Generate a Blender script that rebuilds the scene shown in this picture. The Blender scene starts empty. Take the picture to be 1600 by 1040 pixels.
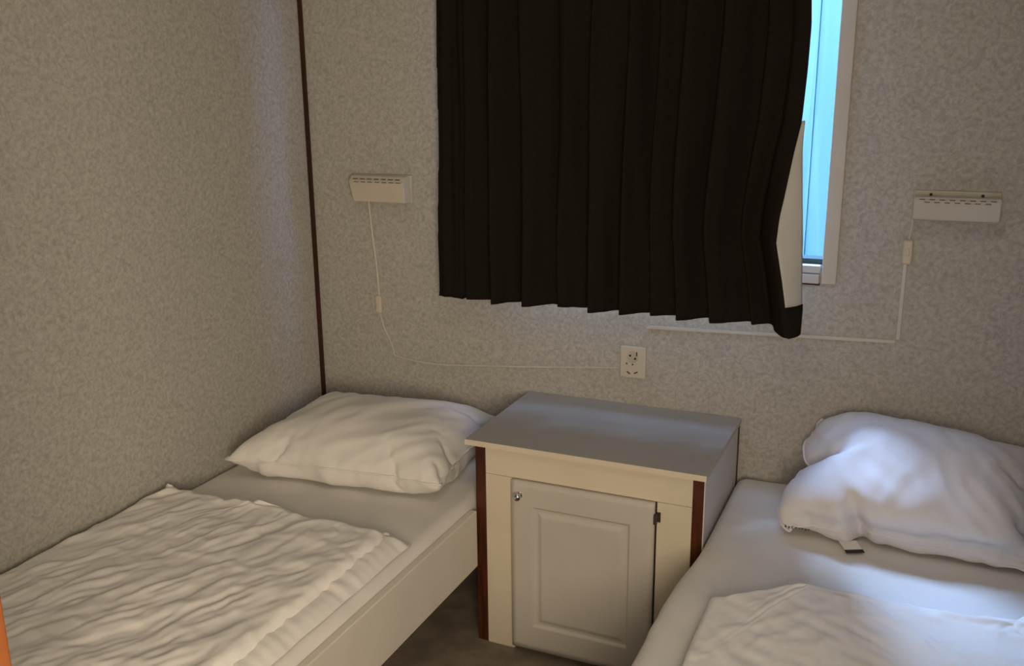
import bpy, bmesh, math, random, time
from mathutils import Vector, Matrix, noise
random.seed(4)
C = bpy.context.scene.collection
SC = bpy.context.scene

# ------------------------------------------------------------------ camera
cam_d = bpy.data.cameras.new('camera'); cam = bpy.data.objects.new('camera', cam_d); C.objects.link(cam)
R = ((0.91423962, 0.09380709, -0.39416512), (0.40506778, -0.23387842, 0.88386706), (-0.00927372, -0.96772988, -0.25181915))
M = Matrix(((R[0][0], -R[0][1], -R[0][2]), (R[1][0], -R[1][1], -R[1][2]), (R[2][0], -R[2][1], -R[2][2]))).to_4x4()
M.translation = Vector((1.83753, -2.53135, 1.5))
cam.matrix_world = M
cam_d.sensor_width = 36; cam_d.sensor_fit = 'HORIZONTAL'; cam_d.lens = 1466.32 / 1600 * 36
cam_d.clip_start = 0.02
SC.camera = cam

# ------------------------------------------------------------------ world and lights
w = bpy.data.worlds.new('sky'); SC.world = w; w.use_nodes = True
nt = w.node_tree; bg = nt.nodes['Background']
bg.inputs[0].default_value = (0.36, 0.55, 1.0, 1); bg.inputs[1].default_value = 11.0

def area(name, loc, target, sx, sy, power, col):
    d = bpy.data.lights.new(name, 'AREA'); d.shape = 'RECTANGLE'; d.size = sx; d.size_y = sy
    d.energy = power; d.color = col
    o = bpy.data.objects.new(name, d); C.objects.link(o); o.location = loc
    o.rotation_euler = (Vector(target) - Vector(loc)).to_track_quat('-Z', 'Y').to_euler()
    return o
area('hallway_lamp', (2.02, -2.62, 1.15), (0.45, -0.5, 0.75), 0.5, 0.8, 29.0, (1.0, 0.82, 0.60))
area('overhead_fill', (1.5, -1.5, 2.28), (1.5, -1.5, 0), 0.6, 0.6, 3.0, (1.0, 0.88, 0.74))  # weak fill added from above, no real fitting behind it
sd = bpy.data.lights.new('daylight', 'SUN'); sd.energy = 13.0; sd.color = (0.40, 0.58, 1.0); sd.angle = math.radians(20)
so_ = bpy.data.objects.new('daylight', sd); C.objects.link(so_); so_.location = (0, 3, 4)
so_.rotation_euler = Vector((0.72, -1.0, -1.5)).to_track_quat('-Z', 'Y').to_euler()

vs = SC.view_settings
vs.view_transform = 'Standard'; vs.look = 'None'; vs.exposure = 0.0; vs.gamma = 1.0; vs.use_curve_mapping = False

# ------------------------------------------------------------------ materials
def mat(name, col, rough=0.6, col2=None, scale=30, detail=4, bump=0.0, bscale=200, spec=0.4, metal=0, lo=0.4, hi=0.6, stretch=None):
    m = bpy.data.materials.new(name); m.use_nodes = True
    n = m.node_tree.nodes; l = m.node_tree.links; b = n['Principled BSDF']
    b.inputs['Roughness'].default_value = rough; b.inputs['Metallic'].default_value = metal
    b.inputs['Specular IOR Level'].default_value = spec
    tc = n.new('ShaderNodeTexCoord'); mp = n.new('ShaderNodeMapping'); l.new(tc.outputs['Object'], mp.inputs[0])
    if stretch: mp.inputs['Scale'].default_value = stretch
    if col2 is None: col2 = tuple(c * 0.93 for c in col)
    tx = n.new('ShaderNodeTexNoise'); tx.inputs['Scale'].default_value = scale; tx.inputs['Detail'].default_value = detail
    l.new(mp.outputs[0], tx.inputs['Vector'])
    cr = n.new('ShaderNodeValToRGB'); cr.color_ramp.elements[0].position = lo; cr.color_ramp.elements[1].position = hi
    cr.color_ramp.elements[0].color = (*col2, 1); cr.color_ramp.elements[1].color = (*col, 1)
    l.new(tx.outputs['Fac'], cr.inputs[0]); l.new(cr.outputs[0], b.inputs['Base Color'])
    if bump:
        t2 = n.new('ShaderNodeTexNoise'); t2.inputs['Scale'].default_value = bscale; t2.inputs['Detail'].default_value = 3
        l.new(mp.outputs[0], t2.inputs['Vector'])
        bp = n.new('ShaderNodeBump'); bp.inputs['Strength'].default_value = bump; bp.inputs['Distance'].default_value = 0.004
        l.new(t2.outputs['Fac'], bp.inputs['Height']); l.new(bp.outputs[0], b.inputs['Normal'])
    return m

def wallpaper():
    m = bpy.data.materials.new('crackle_wallpaper'); m.use_nodes = True
    n = m.node_tree.nodes; l = m.node_tree.links; b = n['Principled BSDF']; b.inputs['Roughness'].default_value = 0.75
    b.inputs['Specular IOR Level'].default_value = 0.25
    tc = n.new('ShaderNodeTexCoord')
    wn = n.new('ShaderNodeTexNoise'); wn.inputs['Scale'].default_value = 18; wn.inputs['Detail'].default_value = 2
    l.new(tc.outputs['Object'], wn.inputs['Vector'])
    ad = n.new('ShaderNodeMix'); ad.data_type = 'VECTOR'; ad.inputs['Factor'].default_value = 0.025
    l.new(tc.outputs['Object'], ad.inputs[4]); l.new(wn.outputs['Color'], ad.inputs[5])
    a = n.new('ShaderNodeTexNoise'); a.inputs['Scale'].default_value = 92; a.inputs['Detail'].default_value = 5; a.inputs['Roughness'].default_value = 0.65
    l.new(ad.outputs[1], a.inputs['Vector'])
    cr = n.new('ShaderNodeValToRGB'); e = cr.color_ramp.elements
    e[0].position = 0.36; e[0].color = (0.40, 0.38, 0.34, 1); e[1].position = 0.64; e[1].color = (0.55, 0.53, 0.485, 1)
    mid = e.new(0.5); mid.color = (0.475, 0.46, 0.425, 1)
    l.new(a.outputs['Fac'], cr.inputs[0])
    v = n.new('ShaderNodeTexVoronoi'); v.feature = 'DISTANCE_TO_EDGE'; v.inputs['Scale'].default_value = 55
    l.new(ad.outputs[1], v.inputs['Vector'])
    vr = n.new('ShaderNodeValToRGB'); vr.color_ramp.elements[0].position = 0.0; vr.color_ramp.elements[0].color = (0.93, 0.92, 0.90, 1)
    vr.color_ramp.elements[1].position = 0.12; vr.color_ramp.elements[1].color = (1, 1, 1, 1)
    l.new(v.outputs['Distance'], vr.inputs[0])
    mu = n.new('ShaderNodeMix'); mu.data_type = 'RGBA'; mu.blend_type = 'MULTIPLY'; mu.inputs['Factor'].default_value = 1
    l.new(cr.outputs[0], mu.inputs[6]); l.new(vr.outputs[0], mu.inputs[7]); l.new(mu.outputs[2], b.inputs['Base Color'])
    bp = n.new('ShaderNodeBump'); bp.inputs['Strength'].default_value = 0.12; bp.inputs['Distance'].default_value = 0.001
    l.new(a.outputs['Fac'], bp.inputs['Height']); l.new(bp.outputs[0], b.inputs['Normal'])
    return m

M_wall = wallpaper()
M_floor = mat('floor_carpet', (0.27, 0.22, 0.175), 0.95, (0.20, 0.165, 0.13), 14, 6, 0.5, 350, 0.1)
M_ceil = mat('ceiling_paint', (0.72, 0.70, 0.66), 0.9)
M_brown = mat('dark_brown_wood', (0.060, 0.018, 0.009), 0.45, (0.035, 0.011, 0.006), 12, 5, 0.05, 60, stretch=(6, 6, 0.6))
M_red = mat('reddish_brown_wood', (0.095, 0.024, 0.008), 0.45, (0.05, 0.013, 0.005), 14, 5, 0.05, 60, stretch=(6, 6, 0.6))
M_orange = mat('orange_varnished_wood', (0.23, 0.075, 0.018), 0.4, (0.19, 0.055, 0.013), 10, 5, 0.03, 60, stretch=(6, 6, 0.5))
M_cream = mat('cream_laminate', (0.76, 0.68, 0.54), 0.45, scale=3)
M_greige = mat('greige_door_foil', (0.62, 0.59, 0.53), 0.5, scale=3)
M_topl = mat('grey_white_laminate', (0.44, 0.43, 0.42), 0.34, scale=3, spec=0.5)
M_side = mat('white_side_laminate', (0.68, 0.67, 0.67), 0.5, scale=4)
M_rail = mat('bed_rail_laminate', (0.74, 0.70, 0.62), 0.5, scale=3)
M_cotton = mat('white_cotton', (0.86, 0.84, 0.80), 0.9, (0.83, 0.81, 0.77), 8, 3, 0.10, 500, 0.15)
M_sheet = mat('white_fitted_sheet', (0.76, 0.74, 0.70), 0.92, (0.73, 0.71, 0.67), 8, 3, 0.10, 500, 0.12)
M_cotton2 = mat('cool_white_cotton', (0.80, 0.78, 0.79), 0.9, (0.77, 0.75, 0.76), 8, 3, 0.10, 500, 0.15)
M_dark = mat('black_curtain_cloth', (0.019, 0.016, 0.012), 0.95, (0.015, 0.012, 0.009), 300, 2, 0.2, 700, 0.05)
M_lining = mat('pale_curtain_lining', (0.62, 0.60, 0.54), 0.9, scale=6, spec=0.1)
M_casing = mat('off_white_window_paint', (0.60, 0.53, 0.44), 0.55, scale=4)
M_white = mat('white_plastic', (0.62, 0.57, 0.47), 0.4, scale=5)
M_whiteR = mat('cool_white_plastic', (0.58, 0.55, 0.51), 0.4, scale=5)
M_ivory = mat('ivory_plastic', (0.66, 0.57, 0.44), 0.4, scale=5)
M_back = mat('aged_cream_plastic', (0.58, 0.54, 0.42), 0.5, (0.5, 0.46, 0.35), 20)
M_duct = mat('cable_duct_plastic', (0.64, 0.60, 0.54), 0.45, scale=5)
M_hole = mat('recess_shade_and_screw', (0.035, 0.028, 0.022), 0.8)  # shade inside holes and gaps put into the colour; also the screws
M_slot = mat('slot_shade_and_thread', (0.10, 0.08, 0.06), 0.8)  # shade inside slots put into the colour; also the stitching thread
M_hinge = mat('bronze_hinge', (0.12, 0.09, 0.07), 0.4, metal=0.6)
M_chrome = mat('chrome', (0.75, 0.75, 0.74), 0.12, metal=1.0)
M_ink = mat('black_print', (0.03, 0.03, 0.03), 0.8)
M_teal = mat('daylight_tinted_boards', (0.20, 0.36, 0.42), 0.8, (0.185, 0.34, 0.40), 3, 3, stretch=(8, 8, 0.6))  # bright blue of the daylight put into the board colour
M_ground = mat('cyan_bounce_ground', (0.22, 0.62, 0.55), 0.9)  # cyan chosen so the unseen ground bounces light up the lower fence
M_seal = mat('dark_window_seal', (0.02, 0.055, 0.06), 0.6)
def glass():
    m = bpy.data.materials.new('window_glass'); m.use_nodes = True
    n = m.node_tree.nodes; l = m.node_tree.links; n.remove(n['Principled BSDF'])
    t = n.new('ShaderNodeBsdfTransparent'); t.inputs[0].default_value = (0.95, 0.98, 0.98, 1)
    g = n.new('ShaderNodeBsdfGlossy'); g.inputs['Roughness'].default_value = 0.02
    mx = n.new('ShaderNodeMixShader'); mx.inputs[0].default_value = 0.04; l.new(t.outputs[0], mx.inputs[1]); l.new(g.outputs[0], mx.inputs[2])
    l.new(mx.outputs[0], n['Material Output'].inputs[0]); return m
M_glass = glass()

# ------------------------------------------------------------------ helpers
def obj(name, bm, m, parent=None, smooth=False, recalc=True):
    me = bpy.data.meshes.new(name)
    if recalc: bmesh.ops.recalc_face_normals(bm, faces=bm.faces[:])
    bm.to_mesh(me); bm.free()
    for p in me.polygons: p.use_smooth = smooth
    o = bpy.data.objects.new(name, me); C.objects.link(o)
    if m: me.materials.append(m)
    if parent:
        o.parent = parent; o.matrix_parent_inverse = Matrix.Translation(parent.matrix_basis.translation).inverted() if parent.parent is None else Matrix()
        if parent.parent is not None:
            o.matrix_parent_inverse = Matrix.Identity(4)
    return o
def tag(o, label, cat, group=None):
    o['label'] = label; o['category'] = cat
    if group: o['group'] = group
    return o
def empty(name, loc, label, cat, group=None):
    o = bpy.data.objects.new(name, None); C.objects.link(o); o.location = loc; o.empty_display_size = 0.05
    return tag(o, label, cat, group)
def struct(o): o['kind'] = 'structure'; return o
def box(bm, x0, x1, y0, y1, z0, z1, bev=0.0, seg=2):
    r = bmesh.ops.create_cube(bm, size=1)
    for v in r['verts']:
        v.co = Vector(((x0 + x1) / 2 + v.co.x * (x1 - x0), (y0 + y1) / 2 + v.co.y * (y1 - y0), (z0 + z1) / 2 + v.co.z * (z1 - z0)))
    if bev:
        es = list({e for v in r['verts'] for e in v.link_edges})
        bmesh.ops.bevel(bm, geom=es, offset=bev, segments=seg, affect='EDGES', profile=0.5)
    return r
def B(*a, **k):
    bm = bmesh.new(); box(bm, *a, **k); return bm
def cyl(bm, c, r, d, axis='Y', seg=32, r2=None):
    rot = Matrix.Rotation(math.pi / 2, 4, 'X') if axis == 'Y' else (Matrix.Rotation(math.pi / 2, 4, 'Y') if axis == 'X' else Matrix.Identity(4))
    bmesh.ops.create_cone(bm, cap_ends=True, segments=seg, radius1=r, radius2=r if r2 is None else r2, depth=d, matrix=Matrix.Translation(c) @ rot)
def tube(bm, pts, r, seg=10, flat=None):
    pts = [Vector(p) for p in pts]; rings = []
    for i, p in enumerate(pts):
        t = (pts[min(i + 1, len(pts) - 1)] - pts[max(i - 1, 0)]).normalized()
        a = t.cross(Vector((0, 1, 0)))
        if a.length < 1e-3: a = Vector((1, 0, 0))
        a.normalize(); b = a.cross(t).normalized()
        rings.append([bm.verts.new(p + a * math.cos(2 * math.pi * k / seg) * r + b * math.sin(2 * math.pi * k / seg) * (flat or r)) for k in range(seg)])
    for i in range(len(rings) - 1):
        for k in range(seg): bm.faces.new((rings[i][k], rings[i][(k + 1) % seg], rings[i + 1][(k + 1) % seg], rings[i + 1][k]))
    bm.faces.new(rings[0]); bm.faces.new(rings[-1][::-1])
def spline(pts, n=8):
    out = []; P = [Vector(p) for p in pts]
    for i in range(len(P) - 1):
        p0, p1, p2, p3 = P[max(i - 1, 0)], P[i], P[i + 1], P[min(i + 2, len(P) - 1)]
        for k in range(n):
            t = k / n
            out.append(0.5 * ((2 * p1) + (p2 - p0) * t + (2 * p0 - 5 * p1 + 4 * p2 - p3) * t * t + (3 * p1 - p0 - 3 * p2 + p3) * t ** 3))
    out.append(P[-1]); return out
def interp(tab, z):
    if z <= tab[0][0]: return tab[0][1:]
    for a, b in zip(tab, tab[1:]):
        if z <= b[0]:
            t = (z - a[0]) / (b[0] - a[0]); return tuple(p + (q - p) * t for p, q in zip(a[1:], b[1:]))
    return tab[-1][1:]
def sstep(a, b, x):
    t = max(0, min(1, (x - a) / (b - a))); return t * t * (3 - 2 * t)

# ------------------------------------------------------------------ room shell
HT = 2.32; XR = 2.26; T = 0.09
WX0, WX1, WZ0, WZ1 = 0.62, 1.602, 1.03, 1.98
bm = bmesh.new()
box(bm, -T, WX0, 0, T, 0, HT); box(bm, WX1, XR + T, 0, T, 0, HT); box(bm, WX0, WX1, 0, T, 0, WZ0); box(bm, WX0, WX1, 0, T, WZ1, HT)
struct(obj('wall_back', bm, M_wall))
struct(obj('wall_left', B(-T, 0, -2.17, 0, 0, HT), M_wall))
struct(obj('wall_right', B(XR, XR + T, -2.17, 0, 0, HT), M_wall))
bm = bmesh.new()
box(bm, -T, 1.118, -2.17, -2.06, 0, HT); box(bm, 2.0, XR + T, -2.17, -2.06, 0, HT); box(bm, 1.118, 2.0, -2.17, -2.06, 2.05, HT)
struct(obj('wall_front', bm, M_wall))
bm = bmesh.new()
box(bm, 0.60, 0.69, -3.6, -2.17, 0, HT); box(bm, 2.45, 2.54, -3.6, -2.17, 0, HT); box(bm, 0.60, 2.54, -3.69, -3.6, 0, HT)
struct(obj('wall_hallway', bm, M_wall))
struct(obj('floor', B(-T, 2.54, -3.69, T, -0.06, 0), M_floor))
struct(obj('ceiling', B(-T, 2.54, -3.69, T, HT, HT + 0.06), M_ceil))
# dark strip in the corner, orange door lining
struct(obj('trim_1', B(0.0, 0.011, -0.011, 0.0, 0, HT), M_brown))
bm = bmesh.new(); box(bm, 1.118, 1.141, -2.18, -2.05, 0, 2.05, 0.002)
door = struct(obj('door_1', bm, M_orange))
bm = bmesh.new(); box(bm, 1.977, 2.0, -2.18, -2.05, 0, 2.05, 0.002); obj('door_jamb', bm, M_orange, door)
bm = bmesh.new(); box(bm, 1.141, 1.977, -2.18, -2.05, 2.027, 2.05, 0.002); obj('door_head', bm, M_orange, door)

# ------------------------------------------------------------------ window
win = bpy.data.objects.new('window_1', None); C.objects.link(win); win.location = (1.1, 0, 1.0); struct(win)
bm = bmesh.new()
box(bm, 1.597, 1.634, -0.012, 0.0, 1.0, 2.02, 0.002); box(bm, 0.585, 0.622, -0.012, 0.0, 1.0, 2.02, 0.002)
box(bm, 0.622, 1.597, -0.012, 0.0, 1.975, 2.02, 0.002)
obj('window_frame', bm, M_casing, win)
bm = bmesh.new(); box(bm, 0.622, 1.592, -0.016, 0.05, 1.000, 1.024, 0.002); box(bm, 0.622, 1.592, -0.009, 0.05, 1.026, 1.046, 0.002)
obj('window_sill', bm, M_whiteR, win)
obj('sill_edge_shade', B(0.622, 1.594, -0.012, 0.0, 0.995, 1.0), M_brown, win)  # brown underside line with the shadow below the sill coloured in
bm = bmesh.new(); box(bm, 0.622, 1.60, 0.02, 0.07, 1.046, 1.060, 0.002); box(bm, 0.622, 1.60, 0.03, 0.07, 1.95, 1.98); box(bm, 0.622, 0.655, 0.03, 0.07, 1.06, 1.95); 
obj('sash', bm, M_seal, win)
obj('pane', B(0.655, 1.602, 0.045, 0.049, 1.06, 1.95), M_glass, win)

# outside: board fence tinted like blue daylight, unseen cyan ground bouncing light onto it
bm = bmesh.new(); x = -1.6; k = 0
while x < 3.2:
    d = 0.006 * ((k * 7) % 3)
    box(bm, x, x + 0.1035, 0.90 + d, 0.925 + d, 0.0, 1.90, 0.004); x += 0.105; k += 1
box(bm, -1.6, 3.2, 0.927, 0.94, 0.0, 1.88); box(bm, -1.6, 3.2, 0.93, 0.97, 1.5, 1.57)
tag(obj('board_fence', bm, M_teal), 'vertical board fence outside behind the window glass, daylight blue put into its colour', 'fence')
struct(obj('ground', B(-3, 4.5, T, 4, -0.06, 0.0), M_ground))

# ------------------------------------------------------------------ curtain
STEPS = [0.598, 0.690, 0.785, 0.887, 0.985, 1.078, 1.157, 1.225, 1.299, 1.394, 1.447]
E_T = [(0.895, 1.549, -.210), (0.974, 1.536, -.205), (1.036, 1.524, -.200), (1.128, 1.503, -.190), (1.189, 1.505, -.175), (1.234, 1.511, -.160), (1.34, 1.523, -.130), (1.416, 1.534, -.105), (1.536, 1.539, -.10), (1.638, 1.541, -.10), (1.75, 1.534, -.10), (2.1, 1.55, -.09)]
S_T = [(0.895, 1.568, -.146), (0.963, 1.569, -.145), (1.028, 1.564, -.140), (1.123, 1.559, -.135), (1.186, 1.554, -.130), (1.232, 1.550, -.125), (1.339, 1.541, -.110), (1.416, 1.537, -.097), (2.1, 1.55, -.085)]
def pleat_y(x, z):
    xs = [0.508] + STEPS + [1.56]
    for i in range(len(xs) - 1):
        if xs[i] <= x <= xs[i + 1]:
            L = xs[i + 1] - xs[i]; t = (x - xs[i]) / L; amp = (0.062 if i in (0, 2, 3, 5, 6, 8, 9) else 0.035)
            rise = 0.13
            f = sstep(0, rise, t) if t < rise else 1 - sstep(rise, 1.0, t) ** 0.8
            if i == 0: f = 0.35 + 0.3 * t
            return -0.070 - amp * f
    return -0.07
def curtain_pt(u, z, off=0.0):
    """u 0..1 along the cloth"""
    xr, yr = interp(E_T, z)
    xe = 0.508 + u * (1.500 - 0.508)
    # folds wander a little with height, and gather closer toward the heading
    hz = (z - 0.9)
    wob = 0.022 * noise.noise(Vector((xe * 6, hz * 1.5, 3.1))) * min(1, hz * 3)
    y = pleat_y(xe + wob, z) * 1.0
    y += 0.030 * noise.noise(Vector((xe * 17, hz * 0.9, 9.0))) * sstep(0, 0.6, hz) + 0.008 * noise.noise(Vector((xe * 40, hz * 3, 1.0)))
    y = -0.075 + (y + 0.075) * (1 - 0.35 * sstep(0.3, 1.1, hz))
    # right part stretches towards the free edge
    f = sstep(0.60, 1.0, u)
    x = xe + (xr - 1.500) * f
    g = sstep(0.93, 0.995, u); y = y * (1 - g) + yr * g
    x += 0.02 * hz * math.exp(-((xe - 0.5) / 0.05) ** 2) * 0.6
    return Vector((x, y + off, z))
def grid_mesh(P, closed=False):
    bm = bmesh.new(); V = [[bm.verts.new(p) for p in row] for row in P]
    for i in range(len(V) - 1):
        for j in range(len(V[0]) - 1): bm.faces.new((V[i][j], V[i][j + 1], V[i + 1][j + 1], V[i + 1][j]))
    return bm
NU, NZ = 420, 70
def hemz(u, x):
    return 0.897 + 0.004 * noise.noise(Vector((u * 9, 0, 0)))
cur = empty('curtain', (1.04, -0.08, 0.9), 'black pleated curtain with a pale lining hanging over the window', 'curtain')
rows = []
for j in range(NZ + 1):
    rows.append([curtain_pt(i / NU, hemz(i / NU, 0) + (2.06 - 0.897) * j / NZ) for i in range(NU + 1)])
c1 = obj('curtain_cloth', grid_mesh(rows), M_dark, cur, True)
md = c1.modifiers.new('t', 'SOLIDIFY'); md.thickness = 0.0016; md.offset = 0
rows = []
for j in range(NZ + 1):
    rows.append([curtain_pt(i / NU, max(0.93, hemz(i / NU, 0) + (2.06 - 0.897) * j / NZ), 0.008) for i in range(12, int(NU * 0.985))])
c2 = obj('curtain_lining', grid_mesh(rows), M_lining, cur, True)
md = c2.modifiers.new('t', 'SOLIDIFY'); md.thickness = 0.001; md.offset = 0
# turned-back edge: lining above, black hem turn-up below
def strip(z0, z1, n, hem=False):
    rows = []
    for j in range(n + 1):
        z = z0 + (z1 - z0) * j / n; e = interp(E_T, z); s = interp(S_T, z); row = []; e = (e[0] - 0.002, e[1] + 0.0008)
        for k in range(9):
            t = k / 8; x = e[0] + (s[0] - e[0]) * t; y = e[1] + (s[1] - e[1]) * t
            x += 0.006 * math.sin(t * math.pi) + (0.0015 if hem else 0); zz = z - 0.010 * (t if (hem and j == n) else 0) * 0
            if not hem and j == 0: zz = z + 0.005 * t
            row.append(Vector((x, y, zz)))
        rows.append(row)
    return grid_mesh(rows)
c3 = obj('turned_lining', strip(0.962, 1.418, 30), M_lining, cur, True)
md = c3.modifiers.new('t', 'SOLIDIFY'); md.thickness = 0.0015; md.offset = 0
c4 = obj('hem', strip(0.895, 0.972, 6, True), M_dark, cur, True)
md = c4.modifiers.new('t', 'SOLIDIFY'); md.thickness = 0.0022; md.offset = 0
bm = bmesh.new(); tube(bm, [(0.46, -0.075, 2.084), (1.62, -0.075, 2.084)], 0.011, 12)
rl = tag(obj('curtain_rail', bm, M_casing), 'off-white rail above the window carrying the black curtain', 'curtain rail')
obj('bracket', B(0.50, 0.52, -0.075, 0, 2.074, 2.094), M_casing, rl); obj('bracket', B(1.56, 1.58, -0.075, 0, 2.074, 2.094), M_casing, rl)

# ------------------------------------------------------------------ wall lamps with cords
def slot_rows(x0, x1, z_rows, y, n, w_, h, sh=0.5):
    bm = bmesh.new()
    for r_, z in enumerate(z_rows):
        for k in range(n - (r_ % 2)):
            cx = x0 + (x1 - x0) * (k + 0.5 + (sh if r_ % 2 else 0)) / n
            box(bm, cx - w_ / 2, cx + w_ / 2, y - 0.0012, y + 0.002, z - h / 2, z + h / 2, 0.0006, 1)
    return bm
def wedge(bm, x0, x1, prof, taper=0.0):
    """solid with a side profile [(y,z),...] between x0 and x1"""
    a = [bm.verts.new((x0 + taper * max(0, (zt - z) / 0.08), y, z)) for (y, z) in prof for zt in (prof[1][1],)]
    b = [bm.verts.new((x1, y, z)) for (y, z) in prof]
    n = len(prof); bm.faces.new(a); bm.faces.new(b[::-1])
    for i in range(n): bm.faces.new((a[i], b[i], b[(i + 1) % n], a[(i + 1) % n]))
    bmesh.ops.bevel(bm, geom=bm.edges[:], offset=0.0022, segments=2, affect='EDGES')
L = empty('wall_lamp', (0.272, 0, 1.2), 'closed cream wall reading lamp above the left bed', 'wall lamp', None)
obj('back_plate', B(0.172, 0.382, -0.014, 0.0, 1.160, 1.247, 0.003), M_back, L)
bm = bmesh.new(); wedge(bm, 0.181, 0.378, [(-0.014, 1.246), (-0.040, 1.243), (-0.056, 1.228), (-0.050, 1.166), (-0.014, 1.162)], 0.014)
hs = obj('lamp_shade', bm, M_white, L)
bm = bmesh.new()
for k in range(7):
    cx = 0.205 + 0.025 * k; box(bm, cx - 0.008, cx + 0.008, -0.0515, -0.045, 1.2345, 1.2365)
    box(bm, cx - 0.002, cx + 0.014, -0.0575, -0.052, 1.2255, 1.2275)
obj('vent_slot', bm, M_slot, hs)
bm = bmesh.new(); tube(bm, spline([(0.222, -0.006, 1.160), (0.228, -0.004, 1.06), (0.238, -0.004, 0.96), (0.244, -0.004, 0.855)]), 0.0038, 8)
obj('cord', bm, M_white, L)
bm = bmesh.new(); box(bm, 0.2315, 0.2535, -0.014, 0.0, 0.802, 0.860, 0.005, 3); sw = obj('cord_switch', bm, M_ivory, L)
bm = bmesh.new(); box(bm, 0.2385, 0.2465, -0.017, -0.012, 0.822, 0.842, 0.0015); obj('switch_rocker', bm, M_white, sw)
bm = bmesh.new(); tube(bm, spline([(0.242, -0.003, 0.803), (0.256, -0.003, 0.755), (0.280, -0.003, 0.705), (0.292, -0.004, 0.664)]), 0.0022, 8); obj('cord', bm, M_duct, L)
bm = bmesh.new(); tube(bm, spline([(0.292, -0.004, 0.664), (0.33, -0.005, 0.659), (0.39, -0.006, 0.654), (0.485, -0.005, 0.654), (0.66, -0.004, 0.669), (0.840, -0.003, 0.685)]), 0.0026, 8); obj('cord', bm, M_duct, L)
bm = bmesh.new(); tube(bm, spline([(0.840, -0.002, 0.685), (0.95, -0.002, 0.697), (1.058, -0.002, 0.708)]), 0.0016, 8); obj('cord', bm, M_duct, L)

Rr = empty('wall_lamp', (1.9, 0, 1.2), 'wall reading lamp above the right bed, its slotted cover tipped forward from the back plate', 'wall lamp', None)
bp_ = obj('back_plate', B(1.799, 1.992, -0.014, 0.0, 1.176, 1.250, 0.003), M_back, Rr)
for sx in (1.838, 1.952):
    bm = bmesh.new(); cyl(bm, (sx, -0.0145, 1.241), 0.0035, 0.003, 'Y', 16); obj('screw', bm, M_hole, bp_)
bm = bmesh.new(); wedge(bm, 1.803, 1.990, [(-0.014, 1.220), (-0.066, 1.241), (-0.072, 1.236), (-0.064, 1.186), (-0.040, 1.180), (-0.014, 1.182)], 0.0)
hs = obj('lamp_shade', bm, M_whiteR, Rr)
bm = bmesh.new()
for k in range(8):
    cx = 1.820 + 0.022 * k; box(bm, cx - 0.0062, cx + 0.0062, -0.0735, -0.068, 1.2335, 1.2352)
    if k < 7: box(bm, cx + 0.0048, cx + 0.0172, -0.0725, -0.067, 1.2270, 1.2287)
obj('vent_slot', bm, M_slot, hs)
bm = bmesh.new(); tube(bm, spline([(1.803, -0.006, 1.18), (1.801, -0.005, 1.15), (1.799, -0.005, 1.122)]), 0.0026, 8); obj('cord', bm, M_duct, Rr)
bm = bmesh.new(); box(bm, 1.786, 1.810, -0.015, 0.0, 1.064, 1.126, 0.006, 3); sw = obj('cord_switch', bm, M_ivory, Rr)
bm = bmesh.new(); box(bm, 1.794, 1.802, -0.018, -0.012, 1.086, 1.106, 0.0015); obj('switch_rocker', bm, M_white, sw)
bm = bmesh.new(); box(bm, 1.7905, 1.7995, -0.007, 0.0, 0.868, 1.064, 0.0012)
tag(obj('cable_duct', bm, M_duct), 'upright white cable duct on the wall below the right lamp switch', 'cable duct', 'cable ducts')
bm = bmesh.new(); box(bm, 1.13, 1.789, -0.006, 0.0, -0.0045, 0.0045, 0.0012)
for v in bm.verts: v.co.z += 0.840 + (v.co.x - 1.186) * 0.035
tag(obj('cable_duct', bm, M_duct), 'long horizontal white cable duct on the wall running under the curtain hem', 'cable duct', 'cable ducts')

# ------------------------------------------------------------------ wall socket
so = empty('wall_socket', (1.095, 0, 0.73), 'small square white wall socket above the bedside cabinet', 'socket')
bm = bmesh.new(); box(bm, 1.057, 1.133, -0.014, 0.0, 0.684, 0.779, 0.004, 3); obj('face_plate', bm, M_white, so)
bm = bmesh.new()
cyl(bm, (1.095, -0.0142, 0.748), 0.018, 0.0012, 'Y', 40); wl = obj('socket_well', bm, M_back, so)
bm = bmesh.new()
for px, pz, r in ((1.088, 0.752, 0.0032), (1.103, 0.744, 0.0032)): cyl(bm, (px, -0.0155, pz), r, 0.002, 'Y', 14)
box(bm, 1.106, 1.109, -0.0162, -0.0145, 0.752, 0.764); obj('pin_hole', bm, M_hole, wl)
bm = bmesh.new(); cyl(bm, (1.095, -0.0142, 0.708), 0.018, 0.0012, 'Y', 40); wl = obj('socket_well', bm, M_white, so)
bm = bmesh.new()
for px, pz, a in ((1.084, 0.700, 0.6), (1.106, 0.702, -0.5)):
    r = box(bm, -0.006, 0.006, -0.0162, -0.0145, -0.0018, 0.0018)
    for v in r['verts']:
        x, z = v.co.x, v.co.z; v.co.x = px + x * math.cos(a) + z * math.sin(a); v.co.z = pz - x * math.sin(a) + z * math.cos(a)
cyl(bm, (1.096, -0.0155, 0.726), 0.0025, 0.002, 'Y', 14); cyl(bm, (1.078, -0.0150, 0.727), 0.0025, 0.002, 'Y', 14)
obj('pin_hole', bm, M_slot, wl)

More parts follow.
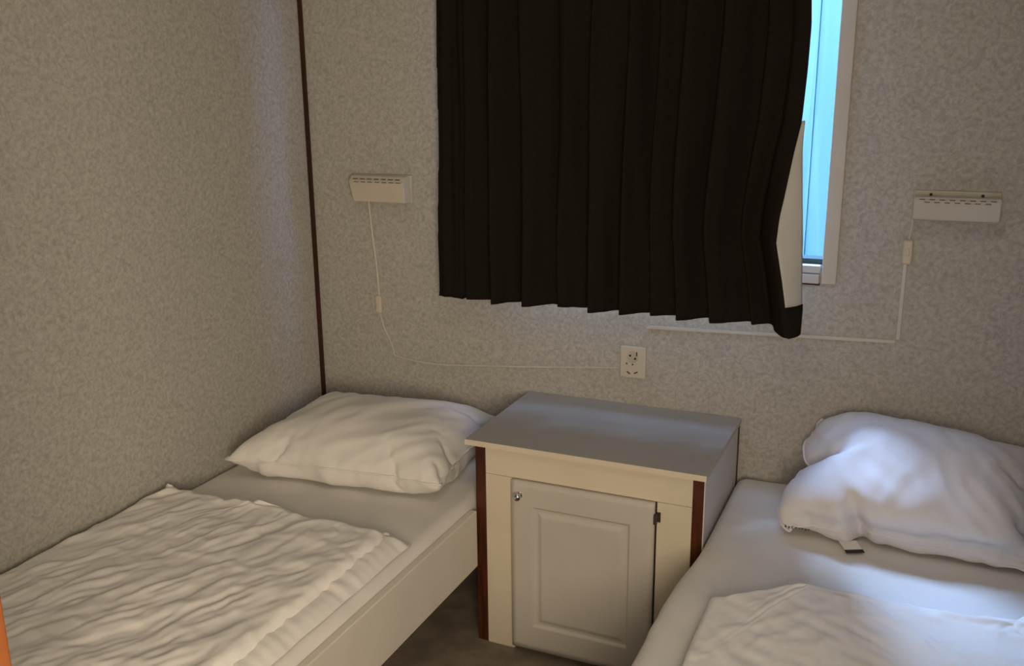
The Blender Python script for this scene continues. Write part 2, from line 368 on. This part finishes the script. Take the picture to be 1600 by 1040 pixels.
# ------------------------------------------------------------------ bedside cabinet
NX0, NX1, NF = 0.786, 1.405, -0.430
N = empty('bedside_cabinet', (1.1, -0.2, 0), 'white bedside cabinet with brown edges and one panelled door between the two beds', 'cabinet')
bm = bmesh.new(); box(bm, 0.766, 1.412, -0.444, -0.002, 0.586, 0.601, 0.0015); obj('cabinet_top', bm, M_topl, N)
bm = bmesh.new(); box(bm, 0.766, 1.412, -0.4455, -0.4435, 0.5862, 0.6008); obj('top_edging', bm, M_cream, N)
bm = bmesh.new(); box(bm, NX0 + 0.003, 0.819, -0.428, -0.004, 0, 0.586); obj('side_panel', bm, M_red, N)
bm = bmesh.new(); box(bm, NX1 - 0.029, NX1 - 0.001, -0.428, -0.004, 0, 0.586); obj('side_panel', bm, M_red, N)
bm = bmesh.new(); box(bm, NX1 - 0.001, NX1 + 0.002, -0.428, -0.020, 0.0, 0.586); obj('side_facing', bm, M_side, N)
bm = bmesh.new(); box(bm, NX1 - 0.001, NX1 + 0.0035, -0.019, -0.003, 0.0, 0.584); obj('back_edge', bm, M_brown, N)
obj('back_panel', B(0.819, 1.378, -0.014, -0.004, 0.03, 0.586), M_side, N)
obj('bottom_panel', B(0.819, 1.378, -0.410, -0.014, 0.03, 0.046), M_side, N)
bm = bmesh.new()
box(bm, 0.820, 1.377, -0.431, -0.413, 0.508, 0.586, 0.0008); obj('front_rail', bm, M_cream, N)
bm = bmesh.new(); box(bm, 0.820, 0.900, -0.431, -0.413, 0.0, 0.507, 0.0008); obj('front_stile', bm, M_cream, N)
bm = bmesh.new(); box(bm, 1.290, 1.377, -0.431, -0.413, 0.0, 0.507, 0.0008); obj('front_stile', bm, M_cream, N)
obj('plinth_gap_shade', B(0.901, 1.289, -0.404, -0.396, 0.0, 0.03), M_hole, N)  # near-black strip holds the shade of the gap under the door
# door with a routed raised panel
DX0, DX1, DZ0, DZ1 = 0.9015, 1.287, 0.020, 0.508
def door_depth(x, z):
    ix = min(x - (DX0 + 0.064), (DX1 - 0.064) - x); iz = min(z - (DZ0 + 0.074), (DZ1 - 0.070) - z)
    d = min(ix, iz)  # inside positive
    if d < -0.004: return 0.0
    if d < 0.003: return 0.007 * sstep(-0.004, 0.003, d)
    if d < 0.008: return 0.007
    return 0.007 - 0.0055 * sstep(0.008, 0.024, d)
def lin(a, b, n): return [a + (b - a) * i / n for i in range(n + 1)]
xs = sorted(set([round(v, 5) for v in lin(DX0, DX0 + 0.056, 4) + lin(DX0 + 0.056, DX0 + 0.094, 26) + lin(DX0 + 0.094, DX1 - 0.094, 6) + lin(DX1 - 0.094, DX1 - 0.056, 26) + lin(DX1 - 0.056, DX1, 4)]))
zs = sorted(set([round(v, 5) for v in lin(DZ0, DZ0 + 0.066, 4) + lin(DZ0 + 0.066, DZ0 + 0.104, 26) + lin(DZ0 + 0.104, DZ1 - 0.100, 6) + lin(DZ1 - 0.100, DZ1 - 0.062, 26) + lin(DZ1 - 0.062, DZ1, 4)]))
DY = -0.449
bm = bmesh.new(); V = [[bm.verts.new((x, DY + door_depth(x, z), z)) for x in xs] for z in zs]
for i in range(len(zs) - 1):
    for j in range(len(xs) - 1): bm.faces.new((V[i][j], V[i][j + 1], V[i + 1][j + 1], V[i + 1][j]))
be = [e for e in bm.edges if e.is_boundary]; r = bmesh.ops.extrude_edge_only(bm, edges=be)
for v in [g for g in r['geom'] if isinstance(g, bmesh.types.BMVert)]: v.co.y = -0.4325
bmesh.ops.holes_fill(bm, edges=[e for e in bm.edges if e.is_boundary])
dr = obj('door', bm, M_greige, N, True)
dr.data.shade_flat() if False else None
bm = bmesh.new()
bmesh.ops.create_uvsphere(bm, u_segments=24, v_segments=14, radius=0.0115, matrix=Matrix.Translation((0.925, DY - 0.016, 0.470)) @ Matrix.Scale(0.75, 4, (0, 1, 0)))
cyl(bm, (0.925, DY - 0.006, 0.470), 0.006, 0.012); cyl(bm, (0.925, DY - 0.001, 0.470), 0.009, 0.002)
obj('knob', bm, M_chrome, dr, True)
bm = bmesh.new(); cyl(bm, (1.2905, -0.447, 0.468), 0.005, 0.026, 'Z', 16); box(bm, 1.291, 1.300, -0.4345, -0.431, 0.455, 0.481)
obj('hinge', bm, M_hinge, dr)
bm = bmesh.new(); cyl(bm, (1.2905, -0.447, 0.07), 0.005, 0.026, 'Z', 16); box(bm, 1.291, 1.300, -0.4345, -0.431, 0.057, 0.083)
obj('hinge', bm, M_hinge, dr)

# ------------------------------------------------------------------ beds and mattresses
def rounded_mattress(x0, x1, y0, y1, z0, z1, r, wav, seed):
    """soft block with rounded top edges and faint sheet undulation"""
    nx, ny = 60, 120; bm = bmesh.new(); rows = []
    def prof(n, a, b):
        out = [(a, z0)]
        for k in range(9):
            t = math.pi / 2 * k / 8; out.append((a + r - r * math.cos(t), z1 - r + r * math.sin(t)))
        for k in range(1, n): out.append((a + r + (b - a - 2 * r) * k / n, z1))
        for k in range(9):
            t = math.pi / 2 * k / 8; out.append((b - r + r * math.sin(t), z1 - r + r * math.cos(t)))
        out.append((b, z0)); return out
    px = prof(nx, x0, x1); ys = lin(y0, y1, ny)
    for y in ys:
        e = min(y - y0, y1 - y); dz = 0 if e > r else r - math.sqrt(max(0, r * r - (r - e) ** 2))
        row = []
        for x, z in px:
            zz = z
            if z > z0 + 0.01:
                zz = max(z0, z - dz)
                zz += wav * noise.noise(Vector((x * 7, y * 5, seed))) + wav * 0.5 * noise.noise(Vector((x * 9 + y * 14, y * 3 - x * 3, seed + 5)))
            row.append(bm.verts.new((x, y, zz)))
        rows.append(row)
    for i in range(len(rows) - 1):
        for j in range(len(px) - 1): bm.faces.new((rows[i][j], rows[i][j + 1], rows[i + 1][j + 1], rows[i + 1][j]))
    bmesh.ops.holes_fill(bm, edges=[e for e in bm.edges if e.is_boundary], sides=0)
    return bm

bL = empty('bed', (0.4, -1.0, 0), 'single bed against the left wall with a white side rail', 'bed')
bm = bmesh.new(); box(bm, 0.782, 0.802, -2.03, -0.452, 0.240, 0.404, 0.003); obj('side_rail', bm, M_rail, bL)
obj('bed_base', B(0.012, 0.780, -2.02, -0.02, 0.24, 0.29), M_rail, bL)
for y in (-1.985, -0.10):
    for x in (0.03, 0.72): obj('leg', B(x, x + 0.04, y, y + 0.04, 0.0, 0.24), M_red, bL)
mL = tag(obj('mattress', rounded_mattress(0.012, 0.781, -2.01, -0.016, 0.291, 0.428, 0.032, 0.004, 1.0), M_sheet, None, True), 'mattress in a warm white fitted sheet on the left bed', 'mattress')

bR = empty('bed', (1.85, -1.0, 0), 'single bed on the right side of the cabinet, mostly hidden by its bedding', 'bed')
obj('side_rail', B(1.414, 1.432, -2.03, -0.02, 0.24, 0.287, 0.003), M_rail, bR)
obj('bed_base', B(1.438, 2.24, -2.02, -0.02, 0.24, 0.29), M_rail, bR)
for y in (-1.985, -0.10):
    for x in (1.45, 2.18): obj('leg', B(x, x + 0.04, y, y + 0.04, 0.0, 0.24), M_red, bR)
bm = rounded_mattress(1.412, 2.245, -2.01, -0.012, 0.291, 0.440, 0.035, 0.003, 7.0)
for v in bm.verts:   # the loose sheet bulges out past the cabinet
    if v.co.x < 1.47: v.co.x -= 0.022 * sstep(0.45, 0.75, -v.co.y) * (1 + 0.15 * noise.noise(Vector((v.co.y * 14, v.co.z * 6, 2)))) * (1 - sstep(1.42, 1.47, v.co.x))
mR = tag(obj('mattress', bm, M_sheet, None, True), 'mattress in a cool white fitted sheet on the right bed', 'mattress')
# ------------------------------------------------------------------ cloth simulation helpers
def block(x0, x1, y0, y1, z0, z1):
    return obj('tmp', B(x0, x1, y0, y1, z0, z1), None)
def simulate(o, colliders, frames, pressure=0.0, shrink=0.0, gravity=1.0, mass=0.3, tension=15, bend=0.5, selfc=True, dist=0.004, fric=8, quality=6, rest=None, damp=5):
    for c in colliders:
        c.modifiers.new('Collision', 'COLLISION'); c.collision.thickness_outer = 0.003; c.collision.thickness_inner = 0.05; c.collision.cloth_friction = fric
    m = o.modifiers.new('Cloth', 'CLOTH'); s = m.settings
    s.quality = quality; s.mass = mass; s.tension_stiffness = tension; s.compression_stiffness = tension; s.shear_stiffness = tension * 0.5; s.bending_stiffness = bend
    s.air_damping = 2; s.tension_damping = damp; s.compression_damping = damp
    s.effector_weights.gravity = gravity
    if pressure: s.use_pressure = True; s.uniform_pressure_force = pressure
    s.shrink_min = shrink
    if rest: s.rest_shape_key = o.data.shape_keys.key_blocks[rest]
    m.collision_settings.use_collision = True; m.collision_settings.distance_min = dist; m.collision_settings.collision_quality = 3
    m.collision_settings.use_self_collision = selfc; m.collision_settings.self_distance_min = dist
    m.point_cache.frame_start = 1; m.point_cache.frame_end = frames
    SC.frame_start = 1; SC.frame_end = frames
    t = time.time()
    for f in range(1, frames + 1): SC.frame_set(f)
    dg = bpy.context.evaluated_depsgraph_get()
    me = bpy.data.meshes.new_from_object(o.evaluated_get(dg)); cos = [v.co.copy() for v in me.vertices]
    o.modifiers.remove(m)
    for c in colliders:
        for mm in [q for q in c.modifiers if q.type == 'COLLISION']: c.modifiers.remove(mm)
    SC.frame_set(1)
    print('SIM', o.name, round(time.time() - t, 1), 's', 'bbox', [round(min(c[i] for c in cos), 3) for i in range(3)], [round(max(c[i] for c in cos), 3) for i in range(3)])
    bpy.data.meshes.remove(me)
    if o.data.shape_keys: o.shape_key_clear()
    for v, c in zip(o.data.vertices, cos): v.co = c
    return cos
def flat_bag(nx, ny, sx, sy, xf, gap=0.006, puff=0.02):
    """two sheets joined along their border, xf maps (x, y, z) to the room"""
    bm = bmesh.new(); top = {}; bot = {}
    for i in range(nx + 1):
        for j in range(ny + 1):
            x = (i / nx - 0.5) * sx; y = (j / ny - 0.5) * sy; edge = i in (0, nx) or j in (0, ny)
            h = puff * (1 - (2 * i / nx - 1) ** 2) * (1 - (2 * j / ny - 1) ** 2)
            if edge: top[i, j] = bot[i, j] = bm.verts.new(xf(Vector((x, y, 0))))
            else:
                top[i, j] = bm.verts.new(xf(Vector((x, y, gap / 2 + h)))); bot[i, j] = bm.verts.new(xf(Vector((x, y, -gap / 2 - h))))
    for i in range(nx):
        for j in range(ny):
            bm.faces.new((top[i, j], top[i + 1, j], top[i + 1, j + 1], top[i, j + 1]))
            bm.faces.new((bot[i, j], bot[i, j + 1], bot[i + 1, j + 1], bot[i + 1, j]))
    return bm

# ------------------------------------------------------------------ pillows
colL = [block(-0.2, 0.0, -1.2, 0.2, 0, 1.2), block(-0.2, 1.0, 0.0, 0.2, 0, 1.2), block(0.0, 0.79, -1.2, 0.0, 0.2, 0.432)]
rot = Matrix.Rotation(math.radians(10), 3, 'X') @ Matrix.Rotation(math.radians(6), 3, 'Z')
pL = obj('pillow', flat_bag(56, 40, 0.635, 0.51, lambda v: rot @ v + Vector((0.385, -0.305, 0.51))), M_cotton, None, True, False)
simulate(pL, colL, 40, pressure=35, shrink=-0.06, mass=0.25, tension=20, bend=0.25)
tag(pL, 'plump warm white pillow lying flat at the head of the left bed', 'pillow')
colR = [block(1.3, 2.4, 0.0, 0.2, 0, 1.2), block(1.412, 2.4, -1.2, 0.0, 0.2, 0.442), block(XR, XR + 0.2, -1.2, 0.2, 0, 1.2), block(1.4, 2.3, -0.6, -0.365, 0.3, 0.50), block(1.3, 1.49, -0.5, 0, 0.3, 1.0)]
rot2 = Matrix.Rotation(math.radians(1.5), 3, 'Z') @ Matrix.Rotation(math.radians(33), 3, 'X')
pR = obj('pillow', flat_bag(54, 44, 0.60, 0.49, lambda v: rot2 @ v + Vector((1.785, -0.195, 0.60))), M_cotton2, None, True, False)
simulate(pR, colR, 40, pressure=60, shrink=-0.08, mass=0.25, tension=20, bend=0.25)
tag(pR, 'crumpled pale pillow leaning on the wall at the head of the right bed', 'pillow')
def pillow_creases(p, amp, seed, axis, fq=1.0):
    me = p.data; ax = Vector(axis).normalized()
    nn = [v.normal.copy() for v in me.vertices]
    for v, n_ in zip(me.vertices, nn):
        c = v.co; w1 = 0.05 * noise.noise(c * 5 + Vector((seed, 0, 0))); al = c.dot(ax); ac = (c - ax * al)
        r = 1 - abs(noise.noise(Vector(((ac.x + w1) * 15 * fq, (ac.y + ac.z) * 11 * fq, al * 3.5 * fq + seed)))) * 2.4
        v.co = c + n_ * amp * r * (0.4 + 0.8 * max(0, noise.noise(c * 4 + Vector((0, seed, 3))) + 0.4)) * min(1.0, max(0.1, (1 - abs(n_.z) * 0.3)))
def piping(p, nx, ny, name):
    # follows the seam of the settled pillow; seam vertices are the border of the bag
    seam = []; idx = 0; tab = {}
    for i in range(nx + 1):
        for j in range(ny + 1):
            tab[i, j] = idx; idx += 1 if (i in (0, nx) or j in (0, ny)) else 2
    loop = [(i, 0) for i in range(nx)] + [(nx, j) for j in range(ny)] + [(i, ny) for i in range(nx, 0, -1)] + [(0, j) for j in range(ny, 0, -1)]
    pts = [p.data.vertices[tab[q]].co.copy() for q in loop]; pts.append(pts[0].copy())
    bm = bmesh.new(); tube(bm, pts, 0.0030, 8)
    return obj(name, bm, M_cotton if p is pL else M_cotton2, p, True)
bm = bmesh.new(); bm.from_mesh(pR.data)
for _ in range(3): bmesh.ops.smooth_vert(bm, verts=bm.verts[:], factor=0.5, use_axis_x=True, use_axis_y=True, use_axis_z=True)
bm.to_mesh(pR.data); bm.free()
pillow_creases(pL, 0.012, 2.0, (0.5, 0.80, -0.2)); pillow_creases(pR, 0.009, 9.0, (0.35, 0.5, 0.8)); pillow_creases(pR, 0.0065, 4.0, (0.6, -0.5, -0.6), 1.9); pillow_creases(pL, 0.005, 6.0, (0.4, 0.85, -0.2), 1.9)
for v in pR.data.vertices:   # deep pinch running up the front of the pillow
    c = v.co
    if c.y < -0.15 or c.z < 0.6:
        xc = 1.765 - 0.25 * (c.z - 0.45); f = math.exp(-((c.x - xc) / 0.018) ** 2) * (1 - sstep(0.50, 0.60, c.z)) * sstep(-0.14, -0.26, c.y) if c.y < -0.14 else 0
        v.co.y += 0.040 * f
        v.co.x -= 0.020 * (1 - sstep(1.60, 1.68, c.x)) * math.exp(-((c.z - 0.55) / 0.05) ** 2)
        b = math.exp(-((c.x - xc + 0.045) / 0.03) ** 2) * (1 - sstep(0.48, 0.62, c.z)) * (1 if c.y < -0.18 else 0)
        v.co.y -= 0.010 * b
for p, zz in ((pL, 0.434), (pR, 0.4445)):
    for v in p.data.vertices:
        v.co.z = max(v.co.z, zz); v.co.y = min(v.co.y, -0.004)
piping(pL, 56, 40, 'piping'); piping(pR, 54, 44, 'piping')
# care tag of the right pillow, lying on the sheet under its front edge
bm = bmesh.new(); r = bmesh.ops.create_cube(bm, size=1)
TM = Matrix.Translation((1.744, -0.368, 0.4478)) @ Matrix.Rotation(math.radians(26), 4, 'Z') @ Matrix.Rotation(math.radians(5), 4, 'X')
for v in bm.verts: v.co = TM @ Vector((v.co.x * 0.042, v.co.y * 0.050, v.co.z * 0.0012))
ct = obj('care_tag', bm, M_cotton, pR)
bm = bmesh.new(); bmesh.ops.create_cube(bm, size=1)
for v in bm.verts: v.co = TM @ Vector((v.co.x * 0.043, v.co.y * 0.012 - 0.020, v.co.z * 0.0016))
obj('tag_border', bm, M_ink, ct)
# row of dark stitched letter marks along the left end of the front edge
from mathutils.bvhtree import BVHTree
bv = BVHTree.FromPolygons([v.co for v in pR.data.vertices], [p_.vertices for p_ in pR.data.polygons])
bm = bmesh.new()
letters = []
for k in range(8):
    x = 1.590 + 0.0075 * k; hit = (None,)
    for step in range(14):
        z = 0.450 + 0.004 * step; hit = bv.ray_cast(Vector((x, -0.6, z)), Vector((0, 1, 0)))
        if hit[0] is not None and hit[0].y < -0.15: break
    if hit[0] is None: continue
    letters.append((round(x, 3), round(hit[0].y, 3), round(z, 3)))
    z += 0.010; hit2 = bv.ray_cast(Vector((x, -0.6, z)), Vector((0, 1, 0))); hit = hit2 if hit2[0] is not None else hit
    y = hit[0].y
    for q_ in ((0, 0, 0.0011, 0.0045), (0.0024, 0.001 if k % 2 else -0.002, 0.0010, 0.003), (0.0013, (0.003 if k % 3 else -0.003), 0.0020, 0.0008)):
        r = bmesh.ops.create_cube(bm, size=1)
        for v in r['verts']: v.co = Vector((x + q_[0] + v.co.x * q_[2] * 1.3, y - 0.001 + v.co.y * 0.004, z + q_[1] + v.co.z * q_[3] * 1.3))
print('LETTERS', letters)
if len(bm.verts): obj('stitched_lettering', bm, M_slot, pR)
for p in (pL, pR):
    s = p.modifiers.new('s', 'SUBSURF'); s.levels = 1; s.render_levels = 2

# ------------------------------------------------------------------ duvets
def sheet(nx, ny, xf, dirv, comp, seed, amp):
    """grid given by xf(u, v) -> flat (x, y, z); it starts squeezed across dirv and settles into wrinkles"""
    bm = bmesh.new(); P = [[xf(i / nx, j / ny) for i in range(nx + 1)] for j in range(ny + 1)]
    V = [[bm.verts.new(p) for p in row] for row in P]
    for j in range(ny):
        for i in range(nx): bm.faces.new((V[j][i], V[j][i + 1], V[j + 1][i + 1], V[j + 1][i]))
    o = obj('duvet', bm, M_cotton, None, True)
    o.shape_key_add(name='Basis', from_mix=False); k = o.shape_key_add(name='rest', from_mix=False)
    d = Vector((dirv[0], dirv[1], 0)).normalized(); q = Vector((-d.y, d.x, 0))
    for n_, v in enumerate(o.data.vertices):
        c = v.co; a = c.dot(q)
        k.data[n_].co = c + q * a * comp + d * c.dot(d) * comp * 0.25 + Vector((0, 0, 0))
        b = amp * noise.noise(Vector((a * 16, c.dot(d) * 3.2, seed))) + amp * 0.6 * noise.noise(Vector((a * 34, c.dot(d) * 7, seed + 3)))
        v.co = c + Vector((0, 0, b)); o.data.shape_keys.key_blocks['Basis'].data[n_].co = v.co
    k.value = 0
    return o
def crumple(o, d, amp, seed, edge=None):
    """fine sharp creases laid over the settled cloth, running along d"""
    d = Vector((d[0], d[1], 0)).normalized(); q = Vector((-d.y, d.x, 0))
    for v in o.data.vertices:
        c = v.co; w1 = noise.noise(Vector((c.x * 5, c.y * 5, seed))); w2 = noise.noise(Vector((c.x * 11, c.y * 9, seed + 7)))
        a = c.dot(q) + 0.035 * w1 + 0.010 * w2; b = c.dot(d)
        r1 = 1 - abs(noise.noise(Vector((a * 17, b * 5, seed)))) * 2.2
        r2 = 1 - abs(noise.noise(Vector((a * 38 + 3, b * 10, seed + 20)))) * 2.2
        m = 0.55 + 0.45 * noise.noise(Vector((c.x * 6, c.y * 6, seed + 31)))
        v.co.z += amp * m * (0.55 * r1 + 0.45 * r2) + amp * 0.30 * max(0, 1 - abs(noise.noise(Vector((b * 14, a * 9, seed + 50)))) * 4)
def pad(x0, x1, y0, y1, z0, z1, r, seed):
    return obj('tmp', rounded_mattress(x0, x1, y0, y1, z0, z1, r, 0.004, seed), None, None, True)
padL = pad(0.025, 0.705, -1.93, -0.765, 0.425, 0.458, 0.014, 3.0)
dL = sheet(90, 140, lambda u, v: Vector((0.012 + 0.718 * u, -0.745 - 1.21 * v + 0.02 * u, 0.468)), (0.38, 0.92), 0.15, 2.0, 0.010)
base = [block(-0.2, 0.0, -2.1, 0.2, 0, 0.9), block(-0.1, 0.785, -2.1, 0.0, 0.2, 0.434)]
simulate(dL, [padL] + base, 26, gravity=0.4, mass=0.25, tension=25, bend=0.03, selfc=False, fric=12, dist=0.003, quality=4)
crumple(dL, (0.42, 0.90), 0.013, 3.3)
tag(dL, 'warm white wrinkled duvet folded double on the left bed', 'duvet')
padR = pad(1.50, 2.20, -1.93, -0.63, 0.435, 0.462, 0.012, 6.0)
def xr(u, v):
    x = 1.470 + 0.735 * u; top = -0.77 + 0.15 * sstep(0, 0.30, u) - 0.01 * sstep(0.3, 0.5, u) + 0.09 * sstep(0.5, 1.0, u)
    return Vector((x + 0.03 * sstep(0, 0.3, v) * (1 - u), top + (-1.95 - top) * v, 0.476))
dR = sheet(90, 140, xr, (0.75, -0.65), 0.045, 11.0, 0.007)
base2 = [block(1.40, 2.4, -2.1, 0.0, 0.2, 0.444), block(XR, XR + 0.1, -2.1, 0, 0.2, 0.9)]
simulate(dR, [padR] + base2, 26, gravity=0.6, mass=0.25, tension=25, bend=0.1, selfc=False, fric=12, dist=0.003, quality=4)
crumple(dR, (0.85, -0.5), 0.010, 8.3)
tag(dR, 'rumpled white duvet spread over the lower part of the right bed', 'duvet')
for d in (dL, dR):
    s = d.modifiers.new('s', 'SUBSURF'); s.levels = 1; s.render_levels = 1
    s = d.modifiers.new('t', 'SOLIDIFY'); s.thickness = 0.002; s.offset = 0
# lower half of the folded left duvet, showing past the upper one
rows = []
for j in range(181):
    y = -0.735 - 1.22 * j / 180; row = []
    for i in range(41):
        t = i / 40; x = 0.03 + 0.735 * t
        h = 0.018 * sstep(0, 0.03, min(1 - t, 1) * 0.75) * sstep(0, 0.02, -y - 0.735)
        h += 0.008 * h / 0.018 * noise.noise(Vector((x * 12, y * 42 + 14 * x, 5.0))) * sstep(0.8, 0.95, t)
        row.append(Vector((x + 0.006 * noise.noise(Vector((y * 9, 2, 3))) * t, y, 0.4335 + h)))
    rows.append(row)
ll = obj('lower_layer', grid_mesh(rows), M_cotton, dL, True)
for c in colL + colR + [padL, padR] + base + base2: bpy.data.objects.remove(c, do_unlink=True)
